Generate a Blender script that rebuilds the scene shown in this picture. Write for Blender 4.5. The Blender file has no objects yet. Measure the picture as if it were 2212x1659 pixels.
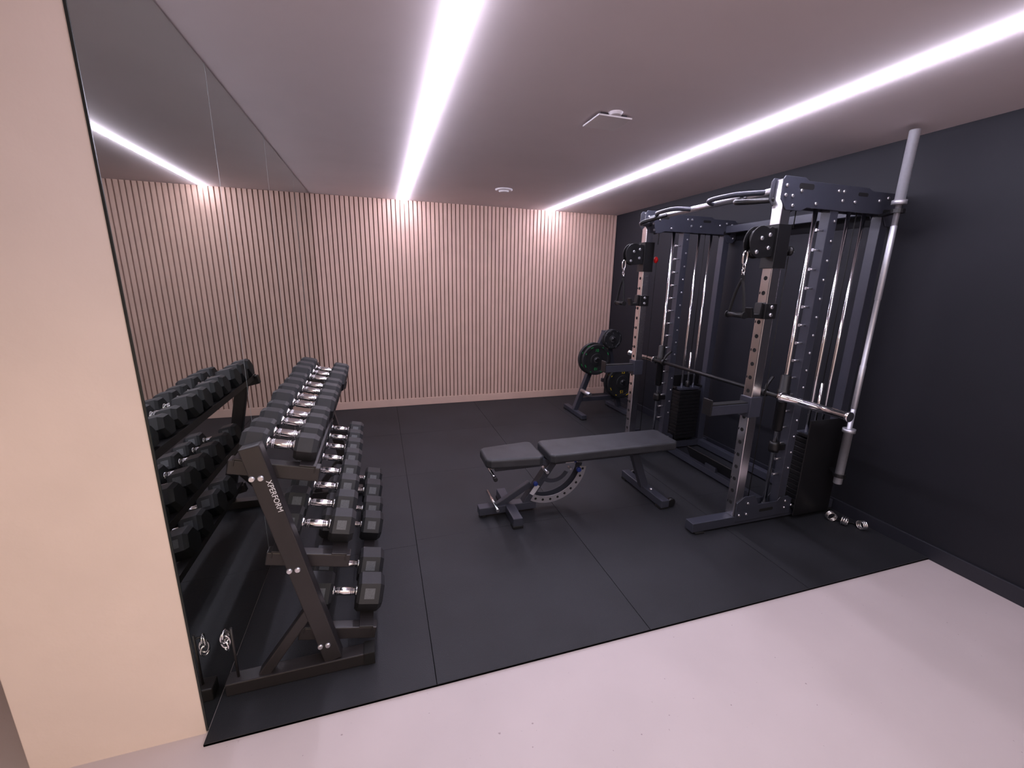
import bpy, math, random
from mathutils import Vector, Matrix
random.seed(4)
W=3.755; YB=3.96; H=2.45
scene=bpy.context.scene
scene.view_settings.view_transform='Standard'
scene.view_settings.look='None'
COL=bpy.context.collection
# ------------------------------------------------------------------ materials
def lin(c):
    return tuple(((x/255.)/12.92 if x/255.<=.04045 else ((x/255.+.055)/1.055)**2.4) for x in c)
def mat(name,rgb,rough=.5,metal=0.,var=0.,scale=20.,bump=0.,bscale=200.,spec=.5,emit=None,coat=0.,specks=None,detail=4):
    m=bpy.data.materials.new(name);m.use_nodes=True;nt=m.node_tree;b=nt.nodes['Principled BSDF']
    c=lin(rgb)
    b.inputs['Base Color'].default_value=(*c,1);b.inputs['Roughness'].default_value=rough;b.inputs['Metallic'].default_value=metal
    b.inputs['Specular IOR Level'].default_value=spec
    b.inputs['Coat Weight'].default_value=coat
    tc=nt.nodes.new('ShaderNodeTexCoord')
    if var>0:
        n=nt.nodes.new('ShaderNodeTexNoise');n.inputs['Scale'].default_value=scale;n.inputs['Detail'].default_value=detail
        nt.links.new(tc.outputs['Object'],n.inputs['Vector'])
        r=nt.nodes.new('ShaderNodeMapRange');r.inputs[1].default_value=.3;r.inputs[2].default_value=.7;r.inputs[3].default_value=1-var;r.inputs[4].default_value=1+var
        nt.links.new(n.outputs['Fac'],r.inputs[0])
        mx=nt.nodes.new('ShaderNodeVectorMath');mx.operation='SCALE';mx.inputs[0].default_value=c
        nt.links.new(r.outputs[0],mx.inputs['Scale']);out=mx.outputs[0]
        if specks:
            v=nt.nodes.new('ShaderNodeTexNoise');v.inputs['Scale'].default_value=specks[0];v.inputs['Detail'].default_value=1
            nt.links.new(tc.outputs['Object'],v.inputs['Vector'])
            rr=nt.nodes.new('ShaderNodeMapRange');rr.inputs[1].default_value=specks[2];rr.inputs[2].default_value=specks[2]+.04
            nt.links.new(v.outputs['Fac'],rr.inputs[0])
            mm=nt.nodes.new('ShaderNodeMix');mm.data_type='RGBA';nt.links.new(rr.outputs[0],mm.inputs[0])
            nt.links.new(out,mm.inputs[6]);mm.inputs[7].default_value=(*lin(specks[1]),1);out=mm.outputs[2]
        nt.links.new(out,b.inputs['Base Color'])
    if bump>0:
        n2=nt.nodes.new('ShaderNodeTexNoise');n2.inputs['Scale'].default_value=bscale;n2.inputs['Detail'].default_value=3
        nt.links.new(tc.outputs['Object'],n2.inputs['Vector'])
        bp=nt.nodes.new('ShaderNodeBump');bp.inputs['Strength'].default_value=bump;bp.inputs['Distance'].default_value=.004
        nt.links.new(n2.outputs['Fac'],bp.inputs['Height']);nt.links.new(bp.outputs[0],b.inputs['Normal'])
    if emit:
        b.inputs['Emission Color'].default_value=(*emit[0],1);b.inputs['Emission Strength'].default_value=emit[1]
    return m
M_CEIL=mat('ceiling_paint',(226,215,216),.8,var=.02,scale=3)
M_PLASTER=mat('plaster_beige',(232,216,205),.8,var=.03,scale=4,bump=.25,bscale=25)
M_DARKWALL=mat('dark_navy_paint',(23,24,31),.65,var=.06,scale=3,bump=.1,bscale=150,spec=.35)
M_DARKTRIM=mat('dark_trim_paint',(33,34,42),.45)
M_SLAT=mat('slat_paint_beige',(207,175,159),.6,var=.04,scale=6,bump=.05)
M_FELT=mat('slat_backing_brown',(124,97,86),.9)
M_CONC=mat('pale_concrete',(194,182,181),.55,var=.04,scale=2.5,specks=(60,(150,135,135),.78))
M_RUBBER=mat('black_rubber_mat',(30,31,35),.58,var=.28,scale=2.2,bump=.35,bscale=260,specks=(170,(56,58,62),.74),spec=.42)
M_GROOVE=mat('mat_joint_black',(5,5,6),.95,spec=.1)
M_MIRROR=mat('mirror_glass',(200,204,199),.015,metal=1.)
M_MEDGE=mat('mirror_edge',(30,36,34),.3)
M_MSEAM=mat('mirror_seam',(150,158,156),.3)
M_LED=mat('led_diffuser',(255,255,255),.5,emit=((.85,.805,1.),76.))
M_SHADOW=mat('vent_shadow_grey',(70,66,70),.8)  # dark grey paints in the shadow outline between vent plate and ceiling
M_WHITE=mat('white_plastic',(232,226,228),.5)
M_RACK=mat('charcoal_powdercoat',(55,57,67),.36,var=.04,scale=30,bump=.06,bscale=600)
M_BLACK=mat('black_satin',(20,20,22),.42)
M_BLACKM=mat('black_matte',(9,9,10),.8)
M_CHROME=mat('chrome',(240,240,243),.12,metal=1.,var=.02)
M_UPR=mat('chrome_upright',(232,230,232),.2,metal=1.,var=.02)
M_STEEL=mat('brushed_steel',(225,225,230),.38,metal=1.,var=.05,scale=80)
M_SATIN=mat('satin_chrome_bar',(205,206,212),.4,metal=.75,var=.03,scale=60)
M_RUBHEAD=mat('dumbbell_rubber',(28,29,32),.55,var=.12,scale=30,bump=.15,bscale=500)
M_LABEL=mat('grey_label',(84,86,90),.5,var=.2,scale=160)
M_VINYL=mat('black_vinyl',(46,47,51),.5,var=.28,scale=9,bump=.12,bscale=700)
M_RED=mat('red_plastic',(220,20,25),.35)
M_BLUE=mat('blue_plastic',(30,50,120),.35)
M_STICK=mat('white_sticker',(190,190,198),.5)
M_LADDER=mat('ladder_silver_grey',(150,148,154),.4,metal=.3,var=.05,scale=40)
M_GREEN=mat('green_paint',(40,175,90),.5)
M_YELLOW=mat('yellow_paint',(225,190,40),.5)
M_RKBROWN=mat('dumbbell_rack_coat',(38,35,36),.42,var=.05,scale=20,bump=.06,bscale=500)
M_TEXT=mat('white_lettering',(225,225,230),.5)

# ------------------------------------------------------------------ mesh builder
def basis(d,up=(0,0,1)):
    z=Vector(d).normalized();u=Vector(up)
    if abs(z.dot(u))>.98:u=Vector((0,1,0)) if abs(z.y)<.9 else Vector((1,0,0))
    x=u.cross(z).normalized();y=z.cross(x)
    return x,y,z
class MB:
    def __init__(s): s.v=[];s.f=[];s.m=[];s.s=[];s.mats=[]
    def mi(s,m):
        if m not in s.mats:s.mats.append(m)
        return s.mats.index(m)
    def add(s,vs,fs,m,sm=False):
        o=len(s.v);s.v+=[tuple(v) for v in vs];k=s.mi(m)
        for i,f in enumerate(fs):
            s.f.append(tuple(a+o for a in f));s.m.append(k);s.s.append(sm[i] if isinstance(sm,list) else sm)
        return s
    def box(s,c,sz,m,R=None):
        c=Vector(c);vs=[]
        for z in(-.5,.5):
            for y in(-.5,.5):
                for x in(-.5,.5):
                    p=Vector((x*sz[0],y*sz[1],z*sz[2]))
                    if R is not None:p=R@p
                    vs.append(c+p)
        return s.add(vs,[(0,2,3,1),(4,5,7,6),(0,1,5,4),(2,6,7,3),(0,4,6,2),(1,3,7,5)],m)
    def bx(s,x0,x1,y0,y1,z0,z1,m):
        return s.box(((x0+x1)/2,(y0+y1)/2,(z0+z1)/2),(x1-x0,y1-y0,z1-z0),m)
    def beam(s,p0,p1,w,h,m,up=(0,0,1)):
        p0=Vector(p0);p1=Vector(p1);x,y,z=basis(p1-p0,up);vs=[]
        for p in(p0,p1):
            for a,b in((-1,-1),(1,-1),(1,1),(-1,1)):vs.append(p+x*a*w/2+y*b*h/2)
        return s.add(vs,[(3,2,1,0),(4,5,6,7),(0,1,5,4),(1,2,6,5),(2,3,7,6),(3,0,4,7)],m)
    def lathe(s,p0,d,prof,m,seg=24,phase=0.,smooth=True):
        p0=Vector(p0);x,y,z=basis(d);vs=[];fs=[];sm=[]
        n=len(prof)
        for r,h in prof:
            for i in range(seg):
                a=2*math.pi*i/seg+phase;vs.append(p0+z*h+x*math.cos(a)*r+y*math.sin(a)*r)
        for k in range(n-1):
            (r0,h0),(r1,h1)=prof[k],prof[k+1]
            for i in range(seg):
                j=(i+1)%seg;fs.append((k*seg+i,k*seg+j,(k+1)*seg+j,(k+1)*seg+i));sm.append(smooth and abs(h1-h0)>.2*abs(r1-r0))
        fs.append(tuple(reversed(range(seg))));sm.append(False)
        fs.append(tuple((n-1)*seg+i for i in range(seg)));sm.append(False)
        return s.add(vs,fs,m,sm)
    def cyl(s,p0,p1,r,m,seg=16,r2=None):
        p0=Vector(p0);p1=Vector(p1);L=(p1-p0).length
        return s.lathe(p0,p1-p0,[(r,0),(r if r2 is None else r2,L)],m,seg)
    def tube(s,pts,r,m,seg=10,closed=False,sub=6):
        P=[Vector(p) for p in pts];n=len(P);Q=[]
        if sub>1 and n>2:
            rng=range(n) if closed else range(n-1)
            for i in rng:
                a=P[(i-1)%n] if closed or i>0 else P[i];b=P[i];c=P[(i+1)%n];d=P[(i+2)%n] if closed or i+2<n else P[(i+1)%n]
                for k in range(sub):
                    t=k/sub;Q.append(.5*((2*b)+(c-a)*t+(2*a-5*b+4*c-d)*t*t+(3*b-a-3*c+d)*t**3))
            if not closed:Q.append(P[-1])
        else:Q=P
        n=len(Q);vs=[];fs=[];prev=None
        for i in range(n):
            t=(Q[(i+1)%n]-Q[i-1]) if closed or 0<i<n-1 else (Q[1]-Q[0] if i==0 else Q[-1]-Q[-2])
            t.normalize()
            if prev is None:x,y,z=basis(t)
            else:
                x=(prev-t*prev.dot(t)).normalized();y=t.cross(x)
            prev=x
            for k in range(seg):
                a=2*math.pi*k/seg;vs.append(Q[i]+x*math.cos(a)*r+y*math.sin(a)*r)
        for i in range(n if closed else n-1):
            for k in range(seg):
                j=(k+1)%seg;a=i*seg;b=((i+1)%n)*seg;fs.append((a+k,a+j,b+j,b+k))
        sm=[True]*len(fs)
        if not closed:
            fs.append(tuple(reversed(range(seg))));fs.append(tuple((n-1)*seg+i for i in range(seg)));sm+=[False,False]
        return s.add(vs,fs,m,sm)
    def plate(s,pts,o,ux,uy,t,m):
        o=Vector(o);ux=Vector(ux);uy=Vector(uy);nn=ux.cross(uy).normalized();n=len(pts)
        vs=[o+ux*a+uy*b-nn*t/2 for a,b in pts]+[o+ux*a+uy*b+nn*t/2 for a,b in pts]
        fs=[tuple(reversed(range(n))),tuple(range(n,2*n))]+[(i,(i+1)%n,n+(i+1)%n,n+i) for i in range(n)]
        return s.add(vs,fs,m)
    def arc(s,o,ux,uy,r0,r1,a0,a1,t,m,seg=24):
        A=[(math.radians(a0+(a1-a0)*i/seg)) for i in range(seg+1)]
        o=Vector(o);ux=Vector(ux);uy=Vector(uy);nn=ux.cross(uy).normalized();vs=[]
        for a in A:
            for r,h in((r0,-1),(r1,-1),(r1,1),(r0,1)):vs.append(o+ux*math.cos(a)*r+uy*math.sin(a)*r+nn*h*t/2)
        fs=[]
        for i in range(seg):
            for k in range(4):
                j=(k+1)%4;fs.append((i*4+k,i*4+j,i*4+4+j,i*4+4+k))
        fs.append((3,2,1,0));e=seg*4;fs.append((e,e+1,e+2,e+3))
        return s.add(vs,fs,m)
    def build(s,name,parent=None,bevel=0,bseg=2):
        me=bpy.data.meshes.new(name);me.from_pydata(s.v,[],s.f)
        for m in s.mats:me.materials.append(m)
        me.polygons.foreach_set('material_index',s.m);me.polygons.foreach_set('use_smooth',s.s)
        import bmesh
        bm=bmesh.new();bm.from_mesh(me);bmesh.ops.recalc_face_normals(bm,faces=bm.faces);bm.to_mesh(me);bm.free()
        ob=bpy.data.objects.new(name,me);COL.objects.link(ob)
        if parent:ob.parent=parent
        if bevel:
            b=ob.modifiers.new('bevel','BEVEL');b.width=bevel;b.segments=bseg;b.limit_method='ANGLE';b.angle_limit=math.radians(50)
        return ob
def empty(name,loc=(0,0,0)):
    e=bpy.data.objects.new(name,None);COL.objects.link(e);e.location=loc;e.empty_display_size=.1;return e
def rrect(w,h,r,n=5,cx=0,cy=0):
    P=[]
    for sx,sy,a in((1,-1,-90),(1,1,0),(-1,1,90),(-1,-1,180)):
        for i in range(n+1):
            t=math.radians(a+90*i/n);P.append((cx+sx*(w/2-r)+r*math.cos(t),cy+sy*(h/2-r)+r*math.sin(t)))
    return P
def text(body,size,M,m,name,parent,ext=.0006,align='CENTER'):
    cu=bpy.data.curves.new(name,'FONT');cu.body=body;cu.size=size;cu.extrude=ext;cu.align_x=align;cu.align_y='CENTER';cu.materials.append(m)
    ob=bpy.data.objects.new(name,cu);COL.objects.link(ob);ob.matrix_world=M
    if parent:ob.parent=parent
    return ob

# ------------------------------------------------------------------ room shell
XP=-.49; XL=-2.0; YF=-3.4; PF=.05; YS=-1.1
MB().bx(XL-.1,W+.1,YF-.1,YB+.2,-.15,-.012,M_CONC).build('floor')
b=MB();b.bx(0,W,0,YB,-.0119,-.004,M_GROOVE)
xs=[0,.80,1.79,2.78,W-.002];ysr=[[0,.95,1.93,2.92,YB-.002],[0,1.0,1.93,2.92,YB-.002],[0,1.0,1.93,2.92,YB-.002],[0,1.0,1.93,2.92,YB-.002]]
for i in range(4):
    for j in range(4):
        b.bx(xs[i]+.0016,xs[i+1]-.0016,ysr[i][j]+(.0007 if j else 0),ysr[i][j+1]-.0007,-.0119,0,M_RUBBER)
b.build('rubber_floor_mat')
MB().bx(XL-.1,W+.1,YF-.1,YB+.2,H,H+.1,M_CEIL).build('ceiling')
MB().bx(W,W+.1,YF-.1,YB+.2,-.15,H,M_DARKWALL).build('wall_right')
MB().bx(W-.014,W,YF,YB-.03,-.0119,.082,M_DARKTRIM).build('baseboard_right',bevel=.003)
MB().bx(XP,-.006,PF,YB+.2,-.15,H,M_PLASTER).build('wall_left',bevel=.004)
MB().bx(XL-.1,XL,YF-.1,YB+.2,-.15,H,M_PLASTER).build('wall_left_hall')
MB().bx(XL,XP,1.6,1.7,-.15,H,M_PLASTER).build('wall_back_hall')
MB().bx(XL-.1,W+.1,YF-.1,YF,-.15,H,M_PLASTER).build('wall_front')
e=empty('wall_mirror')
ys=[PF+.002,.99,1.99,2.97,YB-.022]
for i in range(4):
    b=MB();b.bx(-.005,0,ys[i]+.001,ys[i+1]-.001,0.001,H-.006,M_MIRROR);b.build('mirror_panel_%d'%(i+1),e)
    if i: MB().bx(-.0055,.0004,ys[i]-.0012,ys[i]+.0012,0.001,H-.006,M_MSEAM).build('mirror_seam_%d'%i,e)
MB().bx(-.0058,.0006,PF-.002,PF+.002,0.0,H-.006,M_MEDGE).build('mirror_edge',e)
MB().bx(-.0059,-.0051,PF+.002,YB-.02,0.001,H-.001,M_MEDGE).build('mirror_backing',e)
b=MB();b.bx(XP,W+.1,YB+.004,YB+.2,-.15,H,M_FELT);b.build('wall_back')
b=MB();n=76;pitch=W/n
for i in range(n):
    x0=i*pitch+.006;b.bx(x0,x0+pitch-.012,YB-.014,YB+.004,.095,H-.001,M_SLAT)
b.build('slat_wall_panel',bevel=.001,bseg=1)
MB().bx(0.001,W-.015,YB-.018,YB+.004,.001,.094,M_SLAT).build('baseboard_back',bevel=.003)
for x in(.97,2.78):
    e=empty('led_strip_light')
    b=MB();P=[(-.020,0)]+[(.020*-math.cos(math.radians(a)),-.018*math.sin(math.radians(a))) for a in range(20,161,20)]+[(.020,0)]
    b.plate(P,(x,(YB-.02+YS)/2,H-.0005),(1,0,0),(0,0,1),YB-.02-YS,M_LED)
    b.build('led_diffuser',e)
    b=MB();b.bx(x-.021,x+.021,YS-.006,YS-.0002,H-.02,H-.0002,M_WHITE);b.build('end_cap',e)
e=empty('ceiling_air_vent')
b=MB();b.bx(1.81,2.01,.87,1.06,H-.024,H-.016,M_WHITE);b.bx(1.83,1.99,.89,1.04,H-.016,H-.0003,M_SHADOW);b.lathe((1.91,.875,H-.015),(0,0,1),[(.03,0),(.04,.0147)],M_WHITE,32);b.build('vent_cover',e,bevel=.0015)
e=empty('ceiling_speaker')
b=MB();b.lathe((1.89,2.95,H-.014),(0,0,1),[(.07,0),(.085,.006),(.085,.0138)],M_WHITE,32);b.lathe((1.89,2.95,H-.03),(0,0,1),[(.045,0),(.05,.016)],M_WHITE,32);b.build('speaker_grille',e)

# ------------------------------------------------------------------ smith machine / power rack
R=empty('smith_machine_rack',(.04,0,0))
YN,YFR=.62,1.89
XU=2.82;XG=3.08;X2=3.19;XR=3.62;ZT=2.15
pw=.065
b=MB()
for y,s in((YN,-1),(YFR,1)):
    b.bx(2.47,3.695,y-.035,y+.035,.012,.075,M_RACK)
    b.bx(2.49,2.56,y-.045,y+.045,0,.012,M_BLACKM);b.bx(3.60,3.68,y-.045,y+.045,0,.012,M_BLACKM)
    b.bx(X2-pw/2,X2+pw/2,y-.03,y+.03,.075,2.02,M_RACK)
    b.bx(XR-pw/2,XR+pw/2,y-.03,y+.03,.075,2.02,M_RACK)
    b.bx(XU+.035,XR+.05,y-.03,y+.03,2.02,2.08,M_RACK)
    for q in(-1,1):
        yy=y+q*.036
        P=[(-.06,-.02),(-.06,.08),(-.045,.10),(.10,.10),(.13,.085),(.60,.085),(.64,.07),(.86,.07),(.89,.05),(.89,-.09),(.86,-.12),(.80,-.12),(.76,-.055),(.14,-.055),(.10,-.075),(-.01,-.075)]
        b.plate(P,(XU,yy,2.06),(1,0,0),(0,0,1),.006,M_RACK)
        P=[(-.06,-.05),(.42,-.05),(.42,.06),(.38,.085),(.31,.085),(.29,.06),(.12,.06),(.09,.13),(-.0,.13),(-.06,.09)]
        b.plate(P,(XU+.04,yy,.085),(1,0,0),(0,0,1),.006,M_RACK)
b.bx(XR-.03,XR+.03,YN+.03,YFR-.03,2.02,2.08,M_RACK)
b.bx(XR-.03,XR+.03,YN+.03,YFR-.03,.012,.072,M_RACK)
b.bx(X2+.0,X2+.05,YN+.03,YFR-.03,.012,.062,M_RACK)
b.build('frame',R,bevel=.004)
b=MB()
for y in(YN,YFR):
    b.bx(XU-.035,XU+.035,y-.0325,y+.0325,.075,2.15,M_UPR)
b.build('front_uprights',R,bevel=.005)
b=MB();bs=MB()
for y,s in((YN,-1),(YFR,1)):
    for k in range(19):
        z=.17+k*.085
        b.cyl((XU-.0358,y,z),(XU-.034,y,z),.0125,M_BLACKM,14)
        if k%2==0: b.box((XU-.0356,y+.024,z),(.0008,.006,.014),M_BLACKM)
    for q in(-1,1):
        yy=y+q*.0395
        b.plate(rrect(.11,.03,.012),(XU+.115,yy,2.115),(1,0,0),(0,0,1),.0008,M_BLACKM)
        b.plate(rrect(.08,.02,.009),(XU+.56,yy,2.105),(1,0,0),(0,0,1),.0008,M_BLACKM)
        b.plate(rrect(.08,.03,.012),(XU+.79,yy,2.02),(1,0,0),(0,0,1),.0008,M_BLACKM)
        b.plate(rrect(.12,.022,.01),(XU+.24,yy,.095),(1,0,0),(0,0,1),.0008,M_BLACKM)
        for dx,dz in((-.03,.05),(-.03,.0),(.02,.0),(.36,.05),(.40,-.0),(.40,.05),(.50,.0),(.77,.04),(.83,.03),(.86,-.08),(.70,.02),(.03,-.05),(.2,-.03),(.08,.03)):
            bs.lathe((XU+dx,yy,2.06+dz),(0,q,0),[(.010,0),(.010,.004),(.007,.008)],M_STEEL,10)
        for dx,dz in((-.03,-.0),(.03,.0),(.03,.08),(.36,0),(.36,.05),(.42,.01)):
            bs.lathe((XU+.04+dx,yy,.085+dz),(0,q,0),[(.010,0),(.010,.004),(.007,.008)],M_STEEL,10)
    for k in range(15):
        z=.33+k*.112
        bs.cyl((X2-pw/2,y,z),(X2-pw/2-.045,y,z),.006,M_STEEL,10);bs.cyl((X2-pw/2-.045,y,z),(X2-pw/2-.05,y,z),.009,M_STEEL,10)
        bs.lathe((X2+.01,y-.03,z+.05),(0,-1,0),[(.008,0),(.008,.004),(.005,.008)],M_STEEL,10)
b.build('holes',R);bs.build('bolts',R)
b=MB()
for y in(YN,YFR):
    b.cyl((XG,y,.1),(XG,y,2.03),.0125,M_CHROME,16)
    for x in(3.345,3.475):b.cyl((x,y,.1),(x,y,2.02),.0105,M_CHROME,14)
    b.cyl((3.41,y,.6),(3.41,y,.95),.009,M_CHROME,12)
b.build('guide_rods',R)
b=MB()
for y in(YN,YFR):
    for x in(XG,3.345,3.475):
        b.lathe((x,y,.075),(0,0,1),[(.024,0),(.024,.03),(.018,.05)],M_BLACK,16)
    for k in range(14):
        z=.11+k*.034;b.bx(3.29,3.53,y-.055,y+.055,z,z+.031,M_BLACK)
    b.bx(3.295,3.525,y-.04,y+.04,.592,.615,M_RACK)
    b.lathe((3.41,y,.615),(0,0,1),[(.022,0),(.022,.05),(.012,.06)],M_BLACK,14)
b.build('weight_stacks',R,bevel=.003)
b=MB()
b.bx(3.27,3.60,YN-.075,YN-.068,.03,.72,M_BLACK);b.bx(3.27,3.60,YFR+.068,YFR+.075,.03,.72,M_BLACK)
for y,s in((YN,-1),(YFR,1)):
    for x in(3.285,3.585):
        b.bx(x-.012,x+.012,min(y+s*.03,y+s*.07),max(y+s*.03,y+s*.07),.08,.1,M_BLACK)
        b.bx(x-.012,x+.012,min(y,y+s*.07),max(y,y+s*.07),.6,.62,M_BLACK)
b.build('stack_shrouds',R,bevel=.004)
b=MB()
for y in(YN,YFR):
    b.cyl((3.41,y,.95),(3.41,y,2.03),.003,M_BLACKM,6)
    b.cyl((2.93,y,1.9),(2.93,y,2.03),.003,M_BLACKM,6)
    b.cyl((2.93,y,.17),(2.93,y,1.75),.003,M_BLACKM,6)
b.build('cables',R)
b=MB()
x=XU-.005;zb=2.10
b.cyl((x,YN,zb-.0),(x,YFR,zb),.020,M_STEEL,16)
b.build('pullup_crossbar',R)
b=MB()
b.tube([(x,YN+.10,zb),(x-.06,YN+.20,zb+.005),(x-.10,YN+.27,zb+.005),(x-.10,YN+.46,zb+.005),(x-.0,YN+.53,zb)],.0155,M_RACK,12,sub=5)
b.tube([(x,YFR-.10,zb),(x-.06,YFR-.20,zb+.005),(x-.10,YFR-.27,zb+.005),(x-.10,YFR-.46,zb+.005),(x-.0,YFR-.53,zb)],.0155,M_RACK,12,sub=5)
b.tube([(x,YN+.03,zb-.05),(x-.13,YN+.10,zb-.06),(x-.15,YN+.18,zb-.05),(x,YN+.26,zb)],.0155,M_BLACK,12,sub=5)
b.tube([(x,YFR-.03,zb-.05),(x-.13,YFR-.10,zb-.06),(x-.15,YFR-.18,zb-.05),(x,YFR-.26,zb)],.0155,M_BLACK,12,sub=5)
b.build('pullup_grips',R)
for y,s,nm in((YN,-1,'near'),(YFR,1,'far')):
    b=MB();cx,cz=2.69,1.81
    for q in(-.022,.022):
        P=[(math.cos(math.radians(a))*.082,math.sin(math.radians(a))*.088) for a in range(60,300,15)]+[(.085,-.075),(.10,-.06),(.10,.07),(.06,.085)]
        b.plate(P,(cx,y+q,cz),(1,0,0),(0,0,1),.006,M_BLACK)
    b.lathe((cx-.005,y-.016,cz+.02),(0,1,0),[(.045,0),(.052,.004),(.042,.012),(.042,.02),(.052,.028),(.045,.032)],M_BLACK,24)
    b.lathe((cx-.03,y-.014,cz-.055),(0,1,0),[(.022,0),(.026,.004),(.02,.014),(.026,.024),(.022,.028)],M_BLACK,20)
    b.bx(XU-.047,XU+.047,y-.045,y+.045,1.67,1.91,M_BLACK)
    b.build('pulley_bracket_'+nm,R,bevel=.002)
    b=MB()
    for dx,dz in((-.005,.02),(-.03,-.055),(.05,.04),(.05,-.03)):
        for q in(-1,1):b.lathe((cx+dx,y+q*.025,cz+dz),(0,q,0),[(.012,0),(.012,.004),(.008,.008)],M_STEEL,12)
    bx0=cx-.075;z0=cz-.05
    b.tube([(bx0,y,z0),(bx0-.014,y,z0-.012),(bx0-.016,y,z0-.05),(bx0-.008,y,z0-.072),(bx0+.008,y,z0-.07),(bx0+.014,y,z0-.03),(bx0+.010,y,z0-.006)],.005,M_CHROME,8,closed=True,sub=4)
    for k in range(3):
        zz=z0-.085-k*.024
        b.tube([(bx0+(.009*math.cos(t) if k%2 else 0),y+(0 if k%2 else .009*math.cos(t)),zz+.016*math.sin(t)) for t in [i*math.pi/4 for i in range(8)]],.003,M_CHROME,6,closed=True,sub=2)
    b.build('carabiner_'+nm,R)
    b=MB();zt=z0-.15
    b.box((bx0,y,zt+.0),(.008,.03,.04),M_BLACKM)
    b.tube([(bx0,y,zt),(bx0-.005,y-.03,zt-.08),(bx0-.01,y-.055,zt-.2)],.008,M_BLACKM,8)
    b.tube([(bx0,y,zt),(bx0-.005,y+.03,zt-.08),(bx0-.01,y+.055,zt-.2)],.008,M_BLACKM,8)
    b.cyl((bx0-.01,y-.06,zt-.205),(bx0-.01,y+.06,zt-.205),.016,M_BLACK,16)
    b.lathe((bx0-.01,y-.066,zt-.205),(0,1,0),[(.02,0),(.02,.008)],M_BLACK,16);b.lathe((bx0-.01,y+.058,zt-.205),(0,1,0),[(.02,0),(.02,.008)],M_BLACK,16)
    b.build('cable_handle_'+nm,R)
    b=MB();b.cyl((XU+.045,y-.02,1.77),(XU+.075,y-.02,1.77),.008,M_STEEL,10)
    b.lathe((XU+.07,y-.02,1.77),(1,-.3,0),[(.012,0),(.027,.008),(.027,.022),(.016,.032)],M_RED if s==1 else M_BLACK,20)
    b.build('pull_pin_'+nm,R)
    b=MB();b.bx(XU-.044,XU+.044,y-.04,y+.04,1.38,1.47,M_BLACK)
    P=[(-.044,.09),(-.044,0),(-.12,0),(-.135,.06),(-.115,.062),(-.102,.022),(-.065,.022),(-.058,.09)]
    b.plate(P,(XU,y,1.385),(1,0,0),(0,0,1),.045,M_BLACK);b.build('j_hook_'+nm,R,bevel=.003)
    bs=MB()
    for dz in(.02,.065):bs.lathe((XU-.0,y-.04,1.385+dz),(0,-1,0),[(.012,0),(.012,.005),(.008,.009)],M_STEEL,12)
    bs.build('j_hook_bolts_'+nm,R)
    b=MB();b.bx(2.49,XU-.035,y-.03,y+.03,.80,.86,M_RACK);b.bx(2.485,2.495,y-.036,y+.036,.80,.90,M_BLACK)
    b.bx(2.50,XU-.045,y-.026,y+.026,.86,.868,M_BLACKM)
    b.bx(XU-.045,XU+.045,y-.042,y+.042,.77,.90,M_RACK);b.build('spotter_arm_'+nm,R,bevel=.003)
    b=MB();zb=.885
    b.lathe((XG,y,zb-.24),(0,0,1),[(.022,0),(.030,.01),(.030,.21),(.036,.215),(.036,.28),(.03,.285),(.03,.37),(.022,.38)],M_BLACK,20)
    b.build('smith_carriage_'+nm,R)
    b=MB();b.lathe((XG,y,.50),(0,0,1),[(.03,0),(.032,.02),(.032,.05),(.03,.07)],M_BLACK,20);b.bx(XG,X2,y-.02,y+.02,.51,.55,M_BLACK);b.build('safety_stop_'+nm,R)
b=MB();zb=.885
b.cyl((XG-.045,YN-.03,zb),(XG-.045,YFR+.03,zb),.0145,M_BLACK,16);b.build('smith_bar_shaft',R)
b=MB()
for y,s in((YN,-1),(YFR,1)):
    b.lathe((XG-.045,y+s*.02,zb),(0,s,0),[(.034,0),(.034,.02),(.024,.021),(.024,.41),(.028,.411),(.028,.43)],M_CHROME,24)
b.build('smith_bar_sleeves',R)
b=MB()
for y,s in((YN,1),(YFR,-1)):
    yy=y+s*.10
    b.lathe((XG-.045,yy-.015,zb),(0,1,0),[(.026,0),(.026,.03)],M_BLACK,20)
    b.tube([(XG-.045,yy,zb),(XG-.03,yy,zb+.05),(XG+.02,yy+s*.01,zb+.10)],.010,M_BLACK,10)
b.build('smith_hooks',R)
b=MB();b.beam((3.22,YN+.35,.10),(3.22,YFR-.35,.10),.012,.16,M_BLACK,up=(-.5,0,1));b.bx(3.2,3.3,1.2,1.32,.03,.1,M_RACK);b.build('low_row_footplate',R,bevel=.003)
b=MB();BX,BY=3.52,.445
for z in(2.0,.36):
    b.beam((XR-.04,YN-.03,z),(BX-.025,BY+.03,z),.04,.012,M_BLACK)
    b.arc((BX-.04,BY,z),(1,0,0),(0,1,0),.0262,.036,0,360,.022,M_BLACK,20)
b.build('barbell_holder',R,bevel=.001)
e=empty('olympic_barbell')
b=MB()
z0=.30;z1=2.42
b.lathe((BX,BY,z0),(0,0,1),[(.023,0),(.025,.004),(.025,.36),(.036,.361),(.036,.385),(.0142,.386),(.0142,1.735),(.036,1.736),(.036,1.76),(.025,1.761),(.025,z1-z0-.004),(.023,z1-z0)],M_SATIN,28)
b.build('bar',e)
b=MB()
b.lathe((BX,BY,z0+.52),(0,0,1),[(.0142,0),(.016,.002),(.016,.28),(.0142,.282)],M_SATIN,20)
b.lathe((BX,BY,z0+1.2),(0,0,1),[(.0142,0),(.016,.002),(.016,.42),(.0142,.422)],M_SATIN,20)
b.build('knurling',e)

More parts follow.
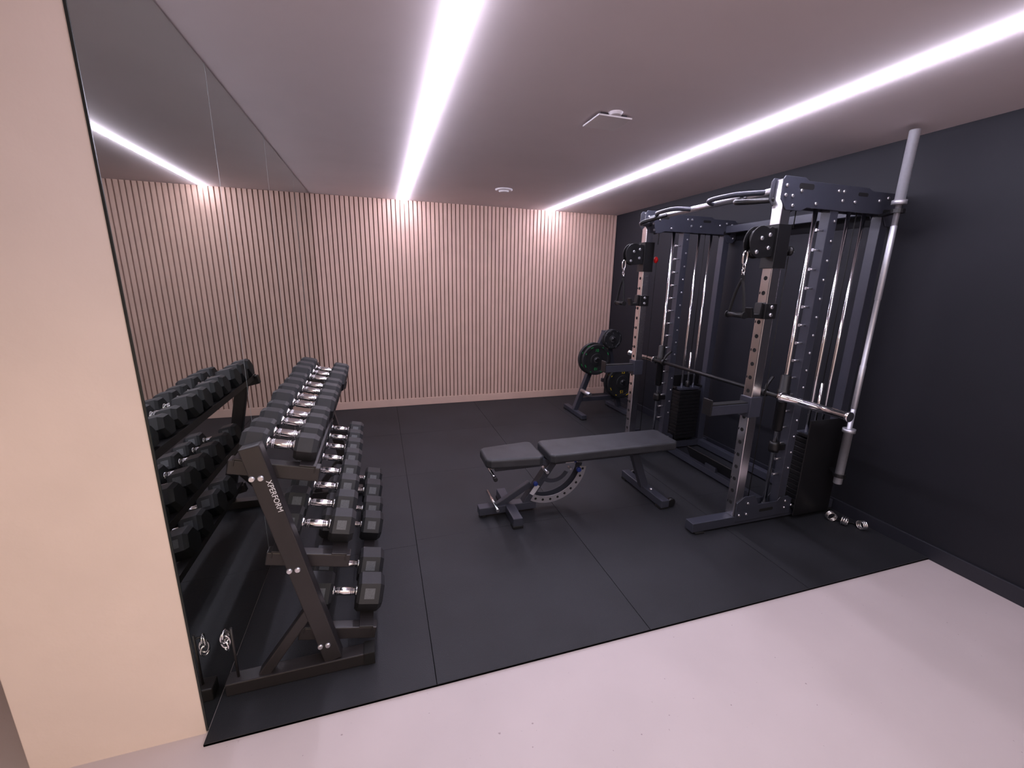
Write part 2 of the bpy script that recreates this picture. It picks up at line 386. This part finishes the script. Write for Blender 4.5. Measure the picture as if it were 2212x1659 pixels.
# ------------------------------------------------------------------ bench
B=empty('adjustable_weight_bench');yc=1.165
def padmesh(pts,z0,z1,name):
    b=MB();b.plate(pts,(0,0,(z0+z1)/2),(1,0,0),(0,1,0),z1-z0,M_VINYL);return b.build(name,B,bevel=.016,bseg=4)
padmesh([(1.26,yc-.09),(1.29,yc-.115),(1.61,yc-.15),(1.645,yc-.13),(1.645,yc+.13),(1.61,yc+.15),(1.29,yc+.115),(1.26,yc+.09)],.39,.455,'seat_pad')
padmesh([(1.69,yc-.12),(1.72,yc-.145),(2.67,yc-.145),(2.70,yc-.12),(2.70,yc+.12),(2.67,yc+.145),(1.72,yc+.145),(1.69,yc+.12)],.39,.455,'back_pad')
b=MB()
b.beam((1.68,yc,.355),(2.56,yc,.355),.05,.05,M_RACK)
b.bx(1.32,1.60,yc-.05,yc+.05,.375,.39,M_BLACK);b.beam((1.34,yc,.35),(1.68,yc,.35),.05,.045,M_RACK)
b.bx(1.74,2.58,yc-.06,yc+.06,.38,.39,M_BLACK)
b.beam((1.56,yc,.06),(1.76,yc,.345),.05,.06,M_RACK,up=(0,1,0))
b.beam((2.42,yc,.345),(2.53,yc,.06),.06,.05,M_RACK,up=(0,1,0))
b.beam((1.23,yc,.045),(1.64,yc,.045),.065,.055,M_RACK)
b.bx(1.415,1.48,yc-.215,yc+.215,.012,.072,M_RACK)
b.bx(2.505,2.57,yc-.265,yc+.265,.012,.068,M_RACK)
b.beam((1.36,yc-.0,.06),(1.60,yc,.20),.045,.035,M_RACK,up=(0,1,0))
for x,y in((1.4475,yc-.19),(1.4475,yc+.19),(2.5375,yc-.23),(2.5375,yc+.23)):b.bx(x-.036,x+.036,y-.03,y+.03,0,.02,M_BLACKM)
b.bx(1.25,1.28,yc-.03,yc+.03,0,.02,M_BLACKM)
b.build('frame',B,bevel=.004)
b=MB()
for q in(-.033,.033):
    b.arc((1.73,yc+q,.335),(1,0,0),(0,0,1),.235,.285,-118,-8,.004,M_LADDER if q<0 else M_RACK,30)
b.build('angle_ladder',B)
b=MB()
for k in range(9):
    a=math.radians(-112+k*12.5);r=.26
    b.cyl((1.73+r*math.cos(a),yc-.0352,.335+r*math.sin(a)),(1.73+r*math.cos(a),yc-.0362,.335+r*math.sin(a)),.009,M_BLACKM,12)
b.build('ladder_holes',B)
b=MB()
b.arc((1.76,yc-.03,.33),(1,0,0),(0,0,1),.10,.13,-130,-30,.006,M_RACK,20)
b.cyl((1.31,yc-.13,.335),(1.31,yc+.13,.335),.010,M_CHROME,12)
b.cyl((1.31,yc-.155,.335),(1.31,yc-.125,.335),.014,M_BLACK,12)
b.cyl((1.33,yc-.14,.105),(1.33,yc+.14,.105),.011,M_CHROME,12)
b.cyl((1.88,yc-.06,.30),(1.88,yc-.02,.30),.008,M_STEEL,12);b.cyl((1.70,yc-.07,.30),(1.70,yc+.05,.30),.012,M_STEEL,12)
for y in(yc-.09,yc+.09):b.lathe((2.5375,y,.068),(0,0,1),[(.012,0),(.012,.005),(.008,.012)],M_STEEL,10)
b.build('chrome_parts',B)
b=MB()
b.lathe((1.94,yc-.075,.29),(0,1,0),[(.014,0),(.018,.006),(.018,.02),(.01,.035)],M_BLUE,16)
b.lathe((1.62,yc-.07,.22),(0,1,0),[(.012,0),(.016,.006),(.016,.02),(.01,.035)],M_BLUE,16)
b.build('adjust_knobs',B)
b=MB()
for q in(-1,1):b.lathe((2.60,yc+q*.24-.015,.035),(0,1,0),[(.028,0),(.034,.004),(.034,.026),(.028,.03)],M_BLACK,20)
b.build('wheels',B)
b=MB();b.box((1.90,yc-.0256,.345),(.09,.0008,.03),M_STICK);b.box((1.93,yc-.0262,.335),(.02,.0006,.01),M_BLUE)
Rm=Matrix.Rotation(math.radians(-55),3,'Y');b.box((1.625,yc-.0308,.16),(.08,.0008,.035),M_STICK,Rm);b.box((2.2,yc-.0256,.352),(.1,.0008,.02),M_LABEL)
b.build('stickers',B)

# ------------------------------------------------------------------ dumbbell rack
D=empty('dumbbell_rack');Y0,Y1=.20,1.72
TH=math.radians(13)
tiers=[(.265,.885),(.345,.50),(.425,.135)]
b=MB()
for y in(Y0,Y1):
    b.beam((.206,y,1.0),(.405,y,.055),.05,.068,M_RKBROWN,up=(1,0,.2))
    b.beam((.335,y,.30),(.15,y,.05),.04,.04,M_RKBROWN,up=(1,0,.2))
    b.bx(.02,.56,y-.03,y+.03,.0,.055,M_RKBROWN)
    b.bx(.52,.565,y-.034,y+.034,0,.06,M_BLACKM)
for tx,tz in tiers:
    dx=Vector((math.cos(TH),0,-math.sin(TH)))
    for y in(Y0+.045,Y1-.045):
        c=Vector((tx,y,tz));b.beam(c-dx*.15,c+dx*.15,.045,.055,M_RKBROWN)
b.build('frame',D,bevel=.004)
b=MB()
for tx,tz in tiers:
    dx=Vector((math.cos(TH),0,-math.sin(TH)));up=Vector((math.sin(TH),0,math.cos(TH)))
    for o in(-.105,.105):
        c=Vector((tx,0,tz))+dx*o+up*.032
        b.beam(c+Vector((0,Y0+.02,0)),c+Vector((0,Y1-.02,0)),.055,.006,M_RKBROWN,up=up)
        c2=c-dx*(-.027 if o>0 else .027)-up*.012
        b.beam(c2+Vector((0,Y0+.02,0)),c2+Vector((0,Y1-.02,0)),.005,.03,M_RKBROWN,up=up)
b.build('shelf_rails',D,bevel=.001,bseg=1)
b=MB()
for tx,tz in tiers:
    lx=.206+(1.0-tz)*.199/.945
    for o in(-.026,.002):b.lathe((lx+o,Y0-.025,tz),(0,-1,0),[(.011,0),(.011,.003),(.008,.008)],M_STEEL,14)
b.build('bolts',D)
d=Vector((.199,0,-.945)).normalized();nrm=Vector((0,-1,0));up=nrm.cross(d)
lx=.206+.19*.199/.945+.0215
Mx=Matrix((( d.x,up.x,nrm.x,lx),(d.y,up.y,nrm.y,Y0-.0252),(d.z,up.z,nrm.z,.81),(0,0,0,1)))
text('XPERFORM',.026,Mx,M_TEXT,'lettering',D)
b=MB();cx,cy,cz=.035,.235,.22
b.cyl((.06,Y0,.05),(.06,Y0,.28),.005,M_RKBROWN,8);b.cyl((.06,Y0,.262),(.03,Y0+.01,.262),.004,M_RKBROWN,8)
for a,o,r in((0,0,.022),(40,.02,.02),(-35,-.02,.018),(80,.03,.016)):
    A=math.radians(a);b.tube([(cx+r*math.cos(t)*math.cos(A)*.7,cy-.03+r*math.cos(t)*math.sin(A)+.0,cz+o+r*1.2*math.sin(t)) for t in [i*math.pi/4 for i in range(8)]],.004,M_CHROME,8,closed=True,sub=3)
b.build('chain_clips',D)

def dumbbell_mesh(L,hl,Rr,name):
    b=MB()
    for s in(-1,1):
        x0=s*(L/2-hl)
        b.lathe((x0,0,0),(s,0,0),[(Rr*.86,0),(Rr,.012),(Rr,hl-.018),(Rr*.80,hl)],M_RUBHEAD,6,smooth=False)
        b.lathe((x0,0,0),(-s,0,0),[(.021,0),(.021,.004),(.014,.012)],M_CHROME,16)
    hL=L/2-hl
    prof=[(.0135,-hL),(.0135,-hL*.75),(.0165,-hL*.45),(.0175,0),(.0165,hL*.45),(.0135,hL*.75),(.0135,hL)]
    b.lathe((0,0,0),(1,0,0),[(r,h) for r,h in prof],M_CHROME,18)
    for f in(-.62,-.5,.5,.62):
        b.lathe((hL*f-.002,0,0),(1,0,0),[(.015,0),(.0185,.001),(.0185,.003),(.015,.004)],M_CHROME,18)
    for s in(-1,1):
        xc=s*(L/2-hl/2-.004);ap=Rr*math.cos(math.pi/6)
        for q in(-1,1):
            nx=Vector((0,q*math.sin(math.radians(60)),math.cos(math.radians(60))))
            if name[-1]!='s':
                u=Vector((1,0,0));v=nx.cross(u);c=Vector((xc,0,0))+nx*(ap+.0004)
                w=min(hl*.26,Rr*.26)
                b.add([c-u*w-v*w,c+u*w-v*w,c+u*w+v*w,c-u*w+v*w],[(0,1,2,3)],M_LABEL)
    return b
def place(kind,L,hl,Rr,tier,ylist):
    b=dumbbell_mesh(L,hl,Rr,kind);first=None
    tx,tz=tiers[tier];dx=Vector((math.cos(TH),0,-math.sin(TH)));up=Vector((math.sin(TH),0,math.cos(TH)))
    for y in ylist:
        if first is None:
            ob=b.build('dumbbell',None,bevel=.004);first=ob
        else:
            ob=bpy.data.objects.new('dumbbell',first.data);COL.objects.link(ob)
            md=ob.modifiers.new('bevel','BEVEL');md.width=.004;md.segments=2;md.limit_method='ANGLE';md.angle_limit=math.radians(50)
        ap=Rr*math.cos(math.pi/6)
        c=Vector((tx,y,tz))+up*(.0355+ap)
        ob.location=c;ob.rotation_euler=(0,TH,0)
place('s',.255,.080,.053,0,[.285,.40,.54,.655])
place('s',.275,.088,.060,0,[.80,.925,1.07,1.195])
place('s',.295,.094,.065,0,[1.355,1.49,1.625])
place('m',.295,.094,.068,1,[.33,.50,.67,.84,1.01,1.18])
place('m',.285,.090,.064,1,[1.35,1.51])
place('l',.32,.110,.080,2,[.345,.535,.89,1.065,1.30,1.48])

# ------------------------------------------------------------------ plate tree
T=empty('weight_plate_tree');ty=3.12
b=MB()
b.bx(2.85,2.91,ty-.26,ty+.26,.01,.06,M_RACK);b.bx(3.45,3.51,ty-.26,ty+.26,.01,.06,M_RACK)
for x in(2.88,3.48):
    for y in(ty-.23,ty+.23):b.bx(x-.034,x+.034,y-.03,y+.03,0,.02,M_BLACKM)
b.beam((2.88,ty,.06),(3.22,ty,1.0),.06,.06,M_RACK,up=(0,1,0));b.beam((3.48,ty,.06),(3.24,ty,1.0),.06,.06,M_RACK,up=(0,1,0))
b.bx(2.91,3.45,ty-.025,ty+.025,.16,.21,M_RACK)
b.bx(3.19,3.27,ty-.035,ty+.035,.96,1.02,M_RACK)
b.build('frame',T,bevel=.004)
horns=[(3.04,.70,.20),(3.26,.93,.17),(3.42,.41,.19)]
b=MB()
for x,z,l in horns:
    b.cyl((x,ty-.02,z),(x,ty-l,z),.024,M_BLACK,20)
b.cyl((2.95,ty-.02,.30),(2.95,ty-.24,.30),.024,M_STEEL,20)
b.bx(3.22,3.42,ty-.02,ty+.02,.39,.43,M_RACK)
b.build('plate_horns',T)
def wplate(x,z,yb,r,t,col,txt):
    e=empty('weight_plate')
    b=MB();b.lathe((x,yb,z),(0,-1,0),[(r-.008,0),(r,.004),(r,t-.004),(r-.008,t),(r*.80,t),(r*.77,t-.008),(r*.42,t-.008),(r*.38,t),(.034,t),(.0262,t-.002),(.0262,.0)],M_RUBHEAD,48);b.build('disc',e)
    b=MB();b.arc((x,yb-t-.0003,z),(1,0,0),(0,0,1),.0265,.034,0,360,.001,M_STEEL,28)
    for a in range(4):b.arc((x,yb-t-.0003,z),(1,0,0),(0,0,1),r*.85,r*.89,a*90+60,a*90+66,.001,col,5);b.arc((x,yb-t-.0003,z),(1,0,0),(0,0,1),r*.85,r*.89,a*90+20,a*90+32,.001,col,5)
    b.build('markings',e)
    Mx=Matrix(((1,0,0,x),(0,0,-1,yb-t+.0078),(0,1,0,z+r*.60),(0,0,0,1)))
    text(txt,r*.26,Mx,col,'number',e)
    Mx2=Mx@Matrix.Rotation(math.pi,4,'Z');Mx2[2][3]=z-r*.60;Mx2[0][3]=x
    text(txt,r*.26,Mx2,col,'number_lower',e)
wplate(3.04,.70,ty-.06,.190,.035,M_GREEN,'10');wplate(3.04,.70,ty-.14,.180,.035,M_GREEN,'10')
wplate(3.26,.93,ty-.06,.115,.025,M_STEEL,'5');wplate(3.26,.93,ty-.11,.115,.025,M_STEEL,'5')
wplate(3.42,.41,ty-.06,.210,.04,M_YELLOW,'15');wplate(3.42,.41,ty-.12,.200,.04,M_YELLOW,'15')

e=empty('barbell_spring_collars')
b=MB()
for i,(x,y,a) in enumerate(((3.60,.40,20),(3.66,.33,75),(3.57,.47,-30))):
    A=math.radians(a)
    for k in range(3):
        pts=[]
        for j in range(10):
            t=j*2*math.pi/10;lx=.028*math.cos(t);lz=.028*math.sin(t)+.033;ly=(k-1)*.012
            pts.append((x+lx*math.cos(A)-ly*math.sin(A),y+lx*math.sin(A)+ly*math.cos(A),lz))
        b.tube(pts,.0045,M_CHROME,8,closed=True,sub=2)
    b.tube([(x+.02*math.cos(A),y+.02*math.sin(A),.01),(x+.06*math.cos(A),y+.06*math.sin(A),.008),(x+.075*math.cos(A+.4),y+.075*math.sin(A+.4),.01)],.005,M_BLACK,8)
b.build('collars',e)

# ------------------------------------------------------------------ lights
def area(name,loc,size,energy,col,rot=(0,0,0),sy=None):
    l=bpy.data.lights.new(name,'AREA');l.energy=energy;l.color=col;l.size=size
    if sy:l.shape='RECTANGLE';l.size_y=sy
    o=bpy.data.objects.new(name,l);COL.objects.link(o);o.location=loc;o.rotation_euler=rot;return o
area('hall_ceiling_light',(1.1,-2.3,H-.02),1.2,40,(1,.93,.88))
s=bpy.data.lights.new('pillar_warm_fill','SPOT');s.energy=27;s.color=(1,.74,.5);s.spot_size=math.radians(75);s.spot_blend=.9;s.shadow_soft_size=.1  # added warm fill without a fixture, brightens the lower pillar face
o=bpy.data.objects.new('pillar_warm_fill',s);COL.objects.link(o);o.location=(-.2,-1.9,.9)
o.rotation_euler=(Vector((-.22,PF,.5))-Vector(o.location)).to_track_quat('-Z','Y').to_euler()
w=bpy.data.worlds.new('w');scene.world=w;w.use_nodes=True;w.node_tree.nodes['Background'].inputs[0].default_value=(.5,.48,.52,1);w.node_tree.nodes['Background'].inputs[1].default_value=.3

# ------------------------------------------------------------------ camera
yaw,pitch,roll=-.3037,.2392,.0196;fpx=909.2335
f=Vector((-math.sin(yaw)*math.cos(pitch),math.cos(yaw)*math.cos(pitch),-math.sin(pitch)))
r=Vector((math.cos(yaw),math.sin(yaw),0));u=r.cross(f)
r2=r*math.cos(roll)+u*math.sin(roll);u2=-r*math.sin(roll)+u*math.cos(roll)
cd=bpy.data.cameras.new('camera');co=bpy.data.objects.new('camera',cd);COL.objects.link(co)
co.matrix_world=Matrix(((r2.x,u2.x,-f.x,.66),(r2.y,u2.y,-f.y,-1.3689),(r2.z,u2.z,-f.z,1.569),(0,0,0,1)))
cd.sensor_fit='HORIZONTAL';cd.sensor_width=36;cd.lens=36*fpx/2212;cd.clip_start=.02
scene.camera=co
